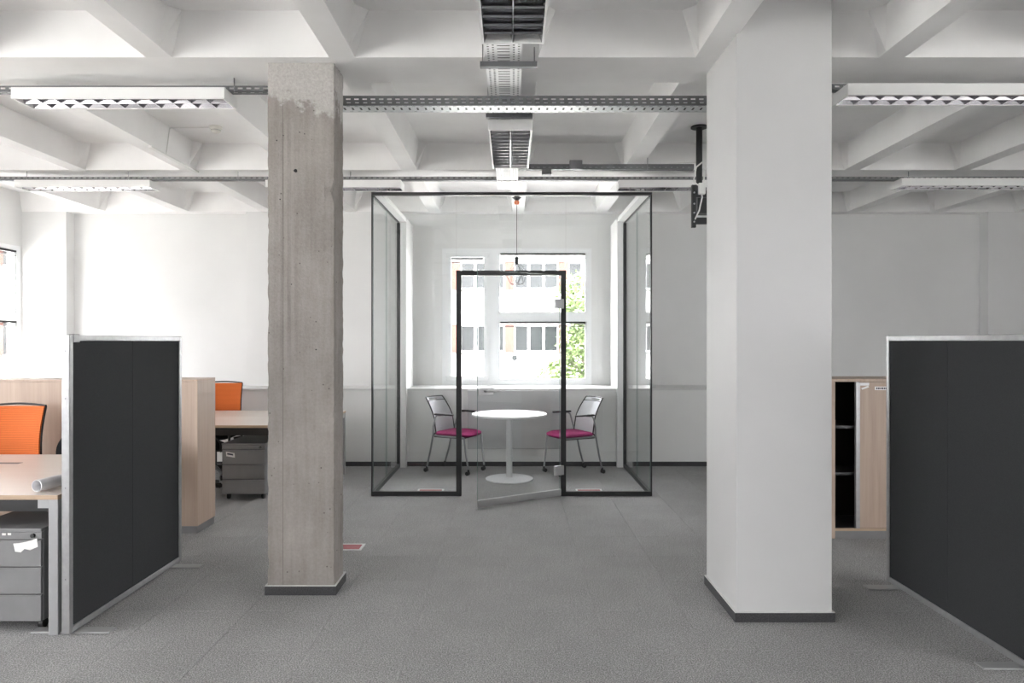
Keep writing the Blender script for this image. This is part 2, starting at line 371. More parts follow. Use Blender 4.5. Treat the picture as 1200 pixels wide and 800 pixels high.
# windows (local: x along the wall, y outward, z up from the sill)
def make_window(n, label, loc, rz):
    H = WZ1 - WZ0
    t = thing('window_%d' % n, label, 'window', loc, rz, kind='structure')
    f = MB(); y0, y1 = -.015, .07
    f.box(0, WW, y0, y1, 0, .06); f.box(0, WW, y0, y1, H - .06, H); f.box(0, .06, y0, y1, .06, H - .06); f.box(WW - .06, WW, y0, y1, .06, H - .06)
    f.box(.62, .745, y0, y1, .06, H - .06); f.box(.745, WW - .06, y0, y1, .85, .955)
    f.build('window_frame', M['frame_white'], t)
    s = MB(); a, b, c, d = .055, .625, .055, H - .055; w = .065; ys, ye = -.04, .03
    s.bbox(a, b, ys, ye, c, c + w, .006); s.bbox(a, b, ys, ye, d - w, d, .006); s.box(a, a + w, ys + .002, ye, c + w, d - w); s.box(b - w, b, ys + .002, ye, c + w, d - w)
    so = s.build('sash', M['frame_white'], t)
    MB().box(a + w, b - w, 0.0, .012, c + w, d - w).build('pane', M['window_glass'], so)
    h = MB().bbox(b - .045, b - .02, -.06, -.04, .72, .80, .004).bbox(b - .04, b - .025, -.075, -.055, .62, .78, .004); h.build('handle', M['frame_white'], so)
    MB().box(.745, WW - .06, .02, .032, .06, .85).build('pane', M['window_glass'], t)
    MB().box(.745, WW - .06, .02, .032, .955, H - .06).build('pane', M['window_glass'], t)
    g = MB(); g.box(.745, WW - .06, .0, .05, .06, .085); g.box(.745, WW - .06, .0, .05, .825, .85); g.box(.745, WW - .06, .0, .05, .955, .98); g.box(.745, WW - .06, .0, .05, H - .085, H - .06)
    g.box(.745, .77, .0, .05, .085, H - .085); g.box(WW - .085, WW - .06, .0, .05, .085, H - .085)
    g.build('glazing_bead', M['frame_white'], t)
    return t
def make_blind(w, label, loc, rz, group):
    t = thing('venetian_blind', label, 'blind', loc, rz, group)
    MB().bbox(0, w, -.035, -.003, -.022, 0, .002).build('headrail', M['blind'], t)
    s = MB()
    for k in range(6): s.add([(0, -.032, -.026 - .0052 * k), (w, -.032, -.026 - .0052 * k), (w, -.006, -.0235 - .0052 * k), (0, -.006, -.0235 - .0052 * k),
                              (0, -.032, -.0268 - .0052 * k), (w, -.032, -.0268 - .0052 * k), (w, -.006, -.0243 - .0052 * k), (0, -.006, -.0243 - .0052 * k)],
                             [(0, 1, 2, 3), (7, 6, 5, 4), (0, 4, 5, 1), (3, 2, 6, 7), (0, 3, 7, 4), (1, 5, 6, 2)])
    o = s.build('slat', M['blind'], t); o['kind'] = 'stuff'
    MB().bbox(0, w, -.032, -.006, -.072, -.060, .002).build('bottom_rail', M['steel_dark'], t)
    return t
w1 = make_window(1, 'white framed window behind the glass meeting booth', (WX0, YF + .02, WZ0), 0)
H = WZ1 - WZ0
G = 'raised venetian blinds on the middle window'
make_blind(.43, 'short raised blind at the top of the narrow left sash, behind the booth', (WX0 + .125, YF - .012, WZ0 + H - .13), 0, G)
make_blind(1.14, 'wide raised blind at the top of the large pane, behind the booth', (WX0 + .775, YF + .03, WZ0 + H - .065), 0, G)
make_blind(1.14, 'wide raised blind under the transom of the middle window', (WX0 + .775, YF + .03, WZ0 + .848), 0, G)
for k, (a, b) in enumerate(left_w):
    lab = ['sunlit white window at the far end of the left wall', 'second window of the left wall from the far corner', 'third window of the left wall from the far corner',
           'fourth window of the left wall from the far corner', 'nearest window of the left wall'][k]
    make_window(k + 2, lab, (XL - .02, a, WZ0), R(90))
    portal((XL - .17, (a + b) / 2, (WZ0 + WZ1) / 2), (R(90), 0, R(-90)), WW, H)
make_blind(.43, 'short raised blind on the left wall window', (XL + .012, left_w[0][0] + .125, WZ0 + H - .13), R(90), 'raised venetian blinds on the left wall window')
make_blind(1.14, 'wide raised blind at the top of the left wall window', (XL - .03, left_w[0][0] + .775, WZ0 + H - .065), R(90), 'raised venetian blinds on the left wall window')
make_blind(1.14, 'wide raised blind under the transom of the left wall window', (XL - .03, left_w[0][0] + .775, WZ0 + .848), R(90), 'raised venetian blinds on the left wall window')
for k, (a, b) in enumerate(back_w):
    lab = ['window in the near wall beside the left wall', 'window in the near wall beside the right wall'][k]
    make_window(k + 7, lab, (b, YB - .02, WZ0), R(180))
    portal(((a + b) / 2, YB - .33, (WZ0 + WZ1) / 2), (R(90), 0, 0), WW, H)
for k, (a, b) in enumerate(right_w):
    make_window(k + 9, ['window of the right wall nearest the far wall', 'second window of the right wall from the far wall', 'third window of the right wall from the far wall', 'fourth window of the right wall from the far wall', 'window of the right wall nearest the near wall'][k], (XR + .02, b, WZ0), R(-90))
    portal((XR + .33, (a + b) / 2, (WZ0 + WZ1) / 2), (R(90), 0, R(90)), WW, H)
portal((WX0 + WW / 2, YF + .17, (WZ0 + WZ1) / 2), (R(90), 0, R(180)), WW, H)

# raw concrete column: rough arrises, form-board grooves, holes
def concrete_column():
    x0, x1, y0, y1 = -1.500, -1.087, 4.180, 4.415
    bm = bmesh.new(); nx, ny, nz_ = 20, 12, 150
    # closed shell of four sides
    ring = [(x0 + (x1 - x0) * i / nx, y0) for i in range(nx)] + [(x1, y0 + (y1 - y0) * i / ny) for i in range(ny)] + \
           [(x1 - (x1 - x0) * i / nx, y1) for i in range(nx)] + [(x0, y1 - (y1 - y0) * i / ny) for i in range(ny)]
    n = len(ring); cx, cy = (x0 + x1) / 2, (y0 + y1) / 2; vs = []
    for k in range(nz_ + 1):
        z = ZB * k / nz_
        for (x, y) in ring:
            p = Vector((x, y, z)); dx = min(x - x0, x1 - x); dy = min(y - y0, y1 - y)
            corner = max(0, 1 - max(dx, dy) / .03)
            nn = noise.noise(Vector((x * 4, y * 4, z * 9))); n2 = noise.noise(Vector((x * 11 + 7, y * 11, z * 26)))
            inset = corner * (.004 + .006 * max(0, n2 + .2) + .012 * max(0, nn - .15))
            wav = .0014 * nn
            q = Vector((cx - x, cy - y, 0)).normalized()
            p += q * inset
            onfront = abs(y - y0) < 1e-6; side = abs(x - x1) < 1e-6
            if onfront: p.y += wav
            if side: p.x += wav
            for gx in (x0 + .095, x0 + .15):                       # board joints
                if onfront and abs(x - gx) < .011 and z < 2.9: p.y += .0035
            for gy in (y0 + .05, y0 + .10, y0 + .15):
                if side and abs(y - gy) < .011: p.x -= .007
            # blown-out spot on the arris
            dd = (Vector((x1, y0, 2.47)) - Vector((x, y, z))).length
            if dd < .07: p += q * (.07 - dd) * .45
            vs.append(p)
    fs = [(k * n + i, k * n + (i + 1) % n, (k + 1) * n + (i + 1) % n, (k + 1) * n + i) for k in range(nz_) for i in range(n)]
    fs += [tuple(reversed(range(n))), tuple(range(nz_ * n, nz_ * n + n))]
    c = MB().add(vs, fs).build('concrete_column', M['concrete'])
    tag(c, 'raw grey concrete column with chipped edges, left of the glass booth', 'column', kind='structure')
    hl = MB()
    for (px, pz, r) in ((-1.325, 2.595, .0105), (-1.44, 2.78, .0035), (-1.40, 2.81, .0028), (-1.30, 2.83, .003), (-1.27, 2.82, .003), (-1.42, 2.42, .0035), (-1.35, 1.9, .003), (-1.2, 1.5, .004)):
        pts = [(r * math.cos(q) * (1 + .18 * math.sin(3 * q + pz * 9)), r * math.sin(q)) for q in [2 * math.pi * k / 10 for k in range(10)]]
        hl.prism([(px + a, pz + b) for a, b in pts], 'y', 4.1765, 4.1805)
    hl.build('bore_hole', M['dark_gap'], c)
    s = MB(); t = .011; z1 = .055
    s.box(x0 - t, x1 + t, y0 - t, y0, 0, z1).box(x1, x1 + t, y0, y1 + t, 0, z1).box(x0 - t, x0, y0, y1 + t, 0, z1).box(x0 - t, x1 + t, y1, y1 + t, 0, z1)
    s.build('skirting', M['skirt'], c)
    s = MB(); z0, z1 = .055, .059
    s.box(x0 - t, x1 + t, y0 - t, y0, z0, z1).box(x1, x1 + t, y0, y1 + t, z0, z1).box(x0 - t, x0, y0, y1 + t, z0, z1).box(x0 - t, x1 + t, y1, y1 + t, z0, z1)
    s.build('skirting_edge', M['skirt_top'], c)
concrete_column()
x0, x1, y0, y1 = 1.243, 1.772, 3.78, 4.36
c = MB().bbox(x0, x1, y0, y1, 0, ZB + .2, .004).build('white_column', M['white_col']); tag(c, 'smooth white square column right of the glass booth', 'column', kind='structure')
s = MB(); t = .012
for (z0, z1, nm, mm) in ((0, .052, 'skirting', 'skirt'), (.052, .056, 'skirting_edge', 'skirt_top')):
    s = MB().box(x0 - t, x1 + t, y0 - t, y0, z0, z1).box(x1, x1 + t, y0, y1 + t, z0, z1).box(x0 - t, x0, y0, y1 + t, z0, z1).box(x0, x1, y1, y1 + t, z0, z1)
    s.build(nm, M[mm], c)

# ================================================================== CEILING FITTINGS
def perf(mb, o, u, v, w, L, width, rows, th=.0015, start=.02):
    """perforated sheet: origin o, length along u, width along v, normal w; rows = (v0, v1, slot, pitch, shift)"""
    o, u, v, w = map(Vector, (o, u, v, w)); cur = 0
    for (a, b, slot, pitch, shift) in rows:
        mb.obox(o + v * cur, u * L, v * (a - cur), w * th)
        n = int((L - start) / pitch); x = 0; edges = [0.0]
        for k in range(n):
            s0 = start + shift * pitch + k * pitch
            if s0 + slot > L - .003: break
            edges += [s0, s0 + slot]
        edges.append(L)
        for k in range(0, len(edges), 2):
            mb.obox(o + v * a + u * edges[k], u * (edges[k + 1] - edges[k]), v * (b - a), w * th)
        cur = b
    mb.obox(o + v * cur, u * L, v * (width - cur), w * th)
X, Y, Z = Vector((1, 0, 0)), Vector((0, 1, 0)), Vector((0, 0, 1))
def rods(mb, pts, z0, r=.004):
    for (x, y, z1) in pts: mb.tube([(x, y, z0), (x, y, z1)], r, 6)

# wide perforated tray across the room between the columns
t = thing('cable_tray', 'wide galvanised perforated cable tray crossing from the concrete to the white column', 'cable tray', (-1.49, 4.49, 3.10), 0, 'suspended cable trays')
L = 3.27; mb = MB()
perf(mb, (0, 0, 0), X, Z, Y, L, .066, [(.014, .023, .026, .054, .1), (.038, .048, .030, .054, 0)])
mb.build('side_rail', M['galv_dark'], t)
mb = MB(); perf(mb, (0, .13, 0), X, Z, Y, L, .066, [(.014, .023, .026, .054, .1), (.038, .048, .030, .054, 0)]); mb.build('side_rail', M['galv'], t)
mb = MB(); perf(mb, (0, 0, 0), X, Y, Z, L, .13, [(.012, .022, .022, .054, 0), (.04, .088, .014, .054, .45), (.106, .116, .022, .054, 0)]); mb.build('tray_bottom', M['galv_bottom'], t)
MB().box(.02, L - .02, .02, .11, .004, .022).build('cable_bundle', M['black'], t)  # black strip added inside the tray to darken its slots
for rx in (.25, 3.05): MB().tube([(rx, .065, 0), (rx, .065, ZS - 3.10)], .004, 6).build('threaded_rod', M['rod'], t)
for rx in (.25, 3.05): MB().box(rx - .01, rx + .01, -.01, .14, -.012, -.001).build('cross_bar', M['steel_dark'], t)

# long tray running away from the camera
t = thing('cable_tray', 'pale slotted cable tray running lengthwise above the two middle lamps', 'cable tray', (-.155, 0.6, 3.172), 0, 'suspended cable trays')
L = 6.68; mb = MB()
perf(mb, (0, 0, 0), Y, X, Z, L, .215, [(.016, .027, .014, .031, 0), (.044, .055, .014, .031, .4), (.072, .143, .013, .040, 0), (.160, .171, .014, .031, .4), (.188, .199, .014, .031, 0)])
mb.build('tray_bottom', M['galv_white'], t)
MB().box(.008, .207, .02, L - .02, .004, .02).build('cable_bundle', M['black'], t)  # black liner added above the slots so they read dark
MB().box(0, .0015, 0, L, 0, .055).build('side_rail', M['galv_white'], t); MB().box(.2135, .215, 0, L, 0, .055).build('side_rail', M['galv_white'], t)
for y in (3.96, 4.855, 2.2):
    b = MB(); yy = y - .6; b.box(-.03, .30, yy - .018, yy + .018, -.034, -.004)
    k = b.build('hanger_bar', M['steel_dark'], t)
    b = MB(); zt = (ZS if y != 2.2 else ZS) - 3.172
    for rx in (-.015, .285): MB().tube([(rx, yy, -.02), (rx, yy, zt)], .004, 6).build('threaded_rod', M['rod'], k)

def thin_tray(label, x0, x1, y, z, w=.06, h=.036, rodx=()):
    t = thing('cable_tray', label, 'cable tray', (x0, y, z), 0, 'suspended cable trays'); L = x1 - x0
    mb = MB(); perf(mb, (0, 0, 0), X, Z, Y, L, h, [(h * .32, h * .68, .032, .055, 0)]); mb.build('side_rail', M['galv_dark'], t)
    mb = MB(); perf(mb, (0, w, 0), X, Z, Y, L, h, [(h * .32, h * .68, .032, .055, 0)]); mb.build('side_rail', M['galv_dark'], t)
    mb = MB(); perf(mb, (0, 0, 0), X, Y, Z, L, w, [(w * .4, w * .6, .03, .055, .3)]); mb.build('tray_bottom', M['galv_dark'], t)
    for rx in rodx:
        MB().tube([(rx - x0, -.006, -.006), (rx - x0, -.006, ZS - z)], .0035, 6).build('threaded_rod', M['rod'], t)
    return t
thin_tray('narrow galvanised tray left of the concrete column, above the long lamp', XL + .02, -1.49, 4.43, 3.173, rodx=(-1.80, -4.3))
thin_tray('narrow galvanised tray right of the white column, above the long lamp', 1.80, XR - .02, 4.43, 3.185, rodx=(4.5,))
thin_tray('narrow galvanised tray crossing the whole room in front of the booth top', XL + .02, XR - .02, 6.86, 3.172, h=.034, rodx=(-4.87, -3.85, -2.75, -1.62, 2.55, 3.98))
tb = thin_tray('short galvanised tray with junction boxes, above the booth and ending at the screen mount', .05, 1.72, 6.45, 3.178, h=.048, rodx=(1.28,))
def jbox(x, label, z, s=.07):
    b = MB().bbox(x - s * .7, x + s * .7, 6.39, 6.44, z, z + s, .004).build('junction_box', M['steel_dark']); tag(b, label, 'junction box', 'junction boxes on the short tray')
jbox(.60, 'grey junction box clipped to the short cable tray above the booth', 3.165, .085)
b = MB().bbox(.28, .37, 6.39, 6.44, 3.115, 3.168, .004).build('junction_box', M['steel_dark']); tag(b, 'smaller grey junction box hanging below the short tray', 'junction box', 'junction boxes on the short tray')
# bracket at the end of the left tray
b = MB().box(-1.56, -1.535, 4.45, 4.475, 3.03, 3.17).box(-1.58, -1.50, 4.44, 4.48, 3.03, 3.06); b.tube([(-1.57, 4.44, 3.05), (-1.515, 4.44, 3.0)], .012, 6)
o = b.build('tray_bracket', M['steel_dark']); tag(o, 'small dark steel bracket beside the top of the concrete column', 'bracket')

# louvred lamps
def make_lamp(label, L, w, h, ncell, lm, loc, rz, group):
    """long axis x, bottom at z=0"""
    t = thing('ceiling_lamp', label, 'ceiling lamp', loc, rz, group); th = .012
    b = MB(); b.box(-L / 2, L / 2, -w / 2, w / 2, h - .004, h)
    b.box(-L / 2, L / 2, -w / 2, -w / 2 + th, 0, h - .004).box(-L / 2, L / 2, w / 2 - th, w / 2, 0, h - .004)
    b.box(-L / 2, -L / 2 + th, -w / 2 + th, w / 2 - th, 0, h - .004).box(L / 2 - th, L / 2, -w / 2 + th, w / 2 - th, 0, h - .004)
    b.build('housing', M['lamp_white'], t)
    MB().box(-L / 2 + th, L / 2 - th, -w / 2 + th, w / 2 - th, h - .008, h - .0045).build('reflector', lm, t)
    iw = w / 2 - th; hl = min(.048, h * .62)
    dv = MB().prism([(-.003, .004), (.003, .004), (.016, hl), (-.016, hl)], 'x', -L / 2 + th, L / 2 - th).build('divider', lm, t)
    for s in (-1, 1):
        MB().prism([(s * iw, .004), (s * (iw - .002), .004), (s * (iw - .018), hl), (s * iw, hl)], 'x', -L / 2 + th, L / 2 - th).build('side_reflector', lm, t)
        MB().tube([(-L / 2 + th + .01, s * iw / 2, h - .018), (L / 2 - th - .01, s * iw / 2, h - .018)], .008, 10).build('lamp_tube', M['tube'], t, True)
    p = (L - 2 * th) / ncell
    me = MB().prism([(-.002, .005), (.002, .005), (.008, hl * .55), (.013, hl), (-.013, hl), (-.008, hl * .55)], 'y', -iw, iw).mesh('louvre', lm)
    for k in range(1, ncell):
        o = bpy.data.objects.new('louvre', me); COL.objects.link(o); o.parent = t; o.location = (-L / 2 + th + p * k, 0, 0)
    return t
G = 'long louvred lamps hung under the cross trays'
lampA = make_lamp('long white louvred lamp left of the concrete column, nearer row', 1.36, .205, .073, 11, M['louvre'], (-2.515, 4.455, 3.098), 0, G)
dup(lampA, (2.79, 4.39, 3.098), 0, 'long white louvred lamp at the right of the white column, nearer row')
dup(lampA, (-4.315, 6.95, 3.098), 0, 'long white louvred lamp far left, farther row beside the left windows')
dup(lampA, (-1.795, 6.95, 3.098), 0, 'long louvred lamp half hidden behind the concrete column, farther row')
dup(lampA, (1.75, 6.95, 3.098), 0, 'long louvred lamp over the booth corner, half hidden by the white column')
dup(lampA, (4.55, 6.88, 3.098), 0, 'long white louvred lamp far right, farther row')
G = 'lengthwise lamps in the middle of the ceiling'
lampB = make_lamp('near lengthwise lamp with dark mirror louvres, cut by the top of the photo', 1.10, .32, .078, 12, M['louvre_dark'], (.005, 2.97, 3.082), R(90), G)
dup(lampB, (-.012, 5.50, 3.082), R(90), 'farther lengthwise lamp with dark louvres, in front of the booth')
# short suspension wires of the middle lamps

# smoke detector, conduit
t = thing('smoke_detector', 'round ivory smoke detector on the ceiling left of the concrete column', 'smoke detector', (-2.69, 6.20, ZS))
MB().lathe([(.055, 0), (.055, -.018), (.045, -.022), (.042, -.045), (.028, -.055)], n=24).build('housing', M['detector'], t, True)
MB().lathe([(.0435, -.030), (.0435, -.036)], n=24).build('vent_ring', M['steel_dark'], t)
b = MB(); b.tube([(-2.74, 6.20, ZS - .008), (-3.09, 6.20, ZS - .008), (-3.11, 6.20, ZS - .015), (-3.14, 6.20, ZB - .0), (-3.155, 6.20, ZB - .01)], .006, 6)
b.box(-3.175, -3.14, 5.95, 6.85, ZB - .016, ZB)
o = b.build('cable_conduit', M['cable']); tag(o, 'thin pale conduit along the rib up to the smoke detector', 'conduit')

# screen mount on a pole
t = thing('screen_mount', 'black ceiling pole with an empty screen bracket beside the white column', 'screen mount', (1.70, 6.20, ZS))
MB().lathe([(.075, -.012), (.075, 0)], n=24).build('ceiling_flange', M['black_metal'], t, True)
MB().tube([(0, 0, -.01), (0, 0, -.60)], .028, 16).build('pole', M['black_metal'], t, True)
b = MB(); b.box(-.09, -.055, -.10, -.06, -.93, -.55).box(.17, .205, -.10, -.06, -.93, -.55).box(-.055, .17, -.09, -.07, -.66, -.60).box(-.055, .17, -.09, -.07, -.90, -.84); b.build('bracket_frame', M['black_metal'], t)
b = MB(); b.box(-.03, .10, -.06, .03, -.80, -.60); b.build('tilt_head', M['black_metal'], t)
b = MB()
for z in (-.62, -.72, -.80, -.88): b.tube([(-.072, -.101, z), (-.072, -.106, z)], .008, 8)
b.build('bolt', M['alu_light'], t)
b = MB(); pts = [(1.72, 6.17, ZS - .33), (1.66, 6.15, ZS - .38), (1.645, 6.15, ZS - .45), (1.65, 6.20, ZS - .50), (1.69, 6.13, ZS - .56), (1.70, 6.10, ZS - .66), (1.67, 6.09, ZS - .78), (1.635, 6.10, ZS - .86)]
b.tube(pts, .007, 6); b.tube([(1.42, 6.47, 3.225), (1.60, 6.44, 3.235), (1.70, 6.30, 3.20), (1.735, 6.16, 3.10), (1.72, 6.12, 2.98), (1.70, 6.10, 2.86)], .006, 6)
o = b.build('loose_cable', M['cable'], None, True); tag(o, 'white cables looping from the tray down the black screen pole', 'cable')
b = MB().bbox(1.66, 1.72, 6.06, 6.10, 2.86, 2.96, .006).build('cable_plug', M['cable']); tag(b, 'white plug box hanging on the black screen pole', 'plug')

# ================================================================== GLASS BOOTH
BX0, BX1, BY0, BY1, BZ = -1.412, 1.406, 6.85, 8.43, 3.02
t = thing('glass_booth', 'frameless glass meeting booth with black rails and an open glass door', 'glass booth', (0, 0, 0))
def pane(x0, x1, y0, y1, z0, z1, name='glass_pane', parent=t):
    b = MB(); b.box(x0, x1, y0, y1, z0, z1)
    thin_x = (x1 - x0) < (y1 - y0)
    # faces order: bottom, top, front(y0), back(y1), left(x0), right(x1)
    b.m = [1, 1, 0, 0, 1, 1] if not thin_x else [1, 1, 1, 1, 0, 0]
    return b.build(name, [M['glass'], M['glass_edge']], parent)
DX0, DX1, DZ = -.560, .542, 2.262
g = .010
pane(BX0 + .012, DX0 - .002, BY0 + .015, BY0 + .015 + g, .04, BZ)
pane(DX1 + .002, BX1 - .012, BY0 + .015, BY0 + .015 + g, .04, BZ)
pane(DX0 + .002, DX1 - .002, BY0 + .015, BY0 + .015 + g, DZ + .001, BZ)
for xx in (BX0 + .006, BX1 - .016):
    pane(xx, xx + g, BY0 + .03, 7.62, .04, BZ); pane(xx, xx + g, 7.624, BY1 - .03, .04, BZ)
bk = M['black_metal']
MB().box(BX0, DX0 + .01, BY0, BY0 + .04, 0, .045).build('bottom_rail', bk, t)
MB().box(DX1 - .01, BX1, BY0, BY0 + .04, 0, .045).build('bottom_rail', bk, t)
for xx in (BX0, BX1 - .03): MB().box(xx, xx + .03, BY0 + .04, BY1, 0, .045).build('bottom_rail', bk, t)
MB().box(BX0, BX1, BY0, BY0 + .04, BZ - .002, BZ + .028).build('top_rail', bk, t)
for xx in (BX0, BX1 - .022): MB().box(xx, xx + .022, BY0 + .04, BY1, BZ - .012, BZ + .022).build('top_rail', bk, t)
for xx in (BX0, BX1 - .012): MB().box(xx, xx + .012, BY0, BY0 + .03, .045, BZ - .002).build('corner_joint', bk, t)
for xx in (BX0 - .004, BX1 - .034): MB().box(xx, xx + .038, BY1 - .035, BY1, .045, BZ - .012).build('wall_post', bk, t)
for s, xx in ((-1, BX0 + .038), (1, BX1 - .11)): MB().box(xx, xx + .072, BY1 - .03, LEDGE_Y - .025, 0, BZ + .02).build('wall_stud', M['wall'], t)
for s, xx in ((-1, BX0 + .026), (1, BX1 - .106)): MB().box(xx, xx + .08, BY0 + .045, BY1 - .035, BZ - .0, BZ + .05).build('top_batten', M['wall'], t)
for s, xx in ((-1, BX0 - .04), (1, BX1 - .11)): MB().box(xx, xx + .148, LEDGE_Y - .025, 8.975, LEDGE_Z + .001, BZ + .05).build('wall_infill', M['wall'], t)
f = MB().box(DX0, DX0 + .052, BY0 - .008, BY0 + .048, 0, DZ).box(DX1 - .052, DX1, BY0 - .008, BY0 + .048, 0, DZ).box(DX0 + .052, DX1 - .052, BY0 - .008, BY0 + .048, DZ - .05, DZ)
f.build('door_frame', bk, t)
# door leaf, open towards the camera; local x from hinge to free edge
hx, hy = .488, 6.835; fx, fy = -.322, 6.345
ang = math.atan2(fy - hy, fx - hx); LW = math.hypot(fx - hx, fy - hy)
lf = MB().box(.012, LW, -.005, .005, .015, 2.215); lf.m = [1, 1, 0, 0, 1, 1]
leaf = lf.build('glass_door', [M['glass'], M['glass_edge']], t); leaf.location = (hx, hy, 0); leaf.rotation_euler = (0, 0, ang)
MB().bbox(.0, LW + .002, -.011, .011, .010, .075, .003).build('door_rail', M['alu_light'], leaf)
for z in (1.88, .215):
    MB().bbox(-.03, .075, -.016, .016, z, z + .095, .004).build('hinge', M['alu_light'], leaf)
MB().bbox(LW - .165, LW - .005, -.015, .015, 1.045, 1.115, .005).build('lock_case', M['alu_light'], leaf)
for s in (-1, 1):
    hb = MB(); hb.tube([(LW - .07, s * .015, 1.085), (LW - .07, s * .05, 1.085), (LW - .085, s * .055, 1.085), (LW - .21, s * .055, 1.085)], .009, 10)
    hb.build('door_handle', M['alu_light'], leaf, True)

# round table
t = thing('round_table', 'round white pedestal table inside the glass booth', 'table', (-.03, 7.70, 0))
MB().lathe([(.405, .715), (.422, .722), (.423, .736), (.419, .74)], n=64).build('tabletop', M['table_white'], t, True)
MB().lathe([(.034, .012), (.034, .70), (.12, .705), (.12, .715)], n=32).build('column', M['table_grey'], t, True)
MB().lathe([(.268, 0), (.268, .008), (.255, .014), (.04, .022), (.036, .022)], n=64).build('base_plate', M['table_grey'], t, True)

# visitor chairs (face +x)
def grid_shell(fn, nu, nv, th):
    """thick curved sheet; fn(u,v) -> Vector"""
    P = [[Vector(fn(i / nu, j / nv)) for i in range(nu + 1)] for j in range(nv + 1)]
    vs = []; fs = []
    for side in (0, 1):
        for j in range(nv + 1):
            for i in range(nu + 1):
                a = P[j][min(i + 1, nu)] - P[j][max(i - 1, 0)]; b = P[min(j + 1, nv)][i] - P[max(j - 1, 0)][i]
                vs.append(P[j][i] + a.cross(b).normalized() * th * (side - .5))
    n1 = (nu + 1) * (nv + 1); w = nu + 1
    for j in range(nv):
        for i in range(nu):
            a = j * w + i; fs.append((a, a + 1, a + w + 1, a + w)); fs.append((n1 + a, n1 + a + w, n1 + a + w + 1, n1 + a + 1))
    for i in range(nu): fs.append((i, n1 + i, n1 + i + 1, i + 1)); a = nv * w + i; fs.append((a, a + 1, n1 + a + 1, n1 + a))
    for j in range(nv): a = j * w; fs.append((a, a + w, n1 + a + w, n1 + a)); a = j * w + nu; fs.append((a, n1 + a, n1 + a + w, a + w))
    return vs, fs
def cushion(x0, x1, hw, z0, z1, roll=.03, n=14):
    """soft seat pad, front edge rolled down"""
    vs = []; fs = []
    for side in (0, 1):
        for j in range(n + 1):
            for i in range(n + 1):
                u = i / n; v = j / n * 2 - 1
                e = max(abs(u * 2 - 1), abs(v)); fall = 1 - max(0, (e - .75) / .25) ** 2.2
                k = (abs(u * 2 - 1) ** 5 + abs(v) ** 5) ** .2
                sc = 1 if k < 1e-6 else min(1, e / k * 1.0)
                uu = (u * 2 - 1) * sc; vv = v * sc
                x = (x0 + x1) / 2 + uu * (x1 - x0) / 2; y = vv * hw
                mid = (z0 + z1) / 2; z = mid + (1 if side else -1) * (z1 - z0) / 2 * (.25 + .75 * fall)
                z += .012 * (uu * uu) * 0 - roll * max(0, uu - .55) ** 2 * 2.2 + .008 * abs(vv) ** 2
                vs.append((x, y, z))
    n1 = (n + 1) ** 2; w = n + 1
    for j in range(n):
        for i in range(n):
            a = j * w + i; fs.append((a, a + w, a + w + 1, a + 1)); fs.append((n1 + a, n1 + a + 1, n1 + a + w + 1, n1 + a + w))
    for i in range(n): fs.append((i, i + 1, n1 + i + 1, n1 + i)); a = n * w + i; fs.append((a, n1 + a, n1 + a + 1, a + 1))
    for j in range(n): a = j * w; fs.append((a, n1 + a, n1 + a + w, a + w)); a = j * w + n; fs.append((a, a + w, n1 + a + w, n1 + a))
    return MB().add(vs, fs)
def bx_(z):   # back profile: x as a function of height
    s = (z - .46) / .42
    return -.215 - .035 * math.sin(min(1, s * 1.3) * math.pi / 2) - .115 * max(0, s - .40) ** 1.5 * 2.4
def make_visitor_chair(label, loc, rz):
    t = thing('visitor_chair', label, 'chair', loc, rz, 'visitor chairs inside the booth')
    cushion(-.22, .25, .228, .432, .487).build('seat', M['pink'], t, True)
    MB().bbox(-.20, .20, -.20, .20, .418, .436, .006).build('seat_pan', M['black'], t)
    def back(u, v):
        z = .475 + .405 * v; hw = .205 + .01 * math.sin(v * math.pi) - .03 * v; y = (u * 2 - 1) * hw
        return (bx_(z) + .05 * (u * 2 - 1) ** 2, y, z)
    # slot near the top for the hand
    vs, fs = grid_shell(back, 16, 22, .006)
    w_, n1 = 17, 17 * 23
    keep = []
    for f in fs:
        js = [(i % n1) // w_ for i in f]; is_ = [(i % n1) % w_ for i in f]
        inside = min(js) >= 20 and max(js) <= 21 and min(is_) >= 4 and max(is_) <= 12
        if not inside: keep.append(f)
    MB().add(vs, keep).build('backrest', M['mesh_grey'], t, True)
    for s in (-1, 1):
        pts = [Vector(back(0 if s < 0 else 1, k / 10)) for k in range(11)]
        MB().tube([(-.20, s * .21, .45)] + pts, .0085, 8).build('back_frame', M['black'], t, True)
    MB().tube([back(k / 10, 1.0) for k in range(11)], .008, 8).build('back_frame', M['black'], t, True)
    MB().tube([back(k / 10, 19.6 / 22) for k in range(11)], .006, 8).build('back_frame', M['black'], t, True)
    for s in (-1, 1):
        for (p0, p1, p2) in (((-.205, s * .215, .44), (-.245, s * .21, .25), (-.30, s * .20, .055)), ((.215, s * .205, .435), (.235, s * .195, .25), (.265, s * .185, .055))):
            lg = MB().tube([p0, p1, p2], .011, 10).build('leg', M['chrome'], t, True)
            c = MB(); x, y = p2[0], p2[1]; c.tube([(x, y, .07), (x, y, .045)], .013, 8); c.tube([(x - .012, y - .018, .024), (x - .012, y - .004, .024)], .024, 14); c.tube([(x - .012, y + .004, .024), (x - .012, y + .018, .024)], .024, 14)
            c.build('caster', M['black'], lg, True)
        MB().tube([(-.205, s * .215, .44), (.215, s * .205, .435)], .010, 8).build('side_rail', M['chrome'], t, True)
        MB().tube([(-.195, s * .225, .44), (-.175, s * .25, .55), (-.145, s * .255, .66), (-.12, s * .255, .685), (-.05, s * .255, .69)], .0105, 10).build('arm_support', M['chrome'], t, True)
        MB().bbox(-.15, .10, s * .255 - .022, s * .255 + .022, .688, .708, .007).build('armrest', M['black'], t, True)
    return t
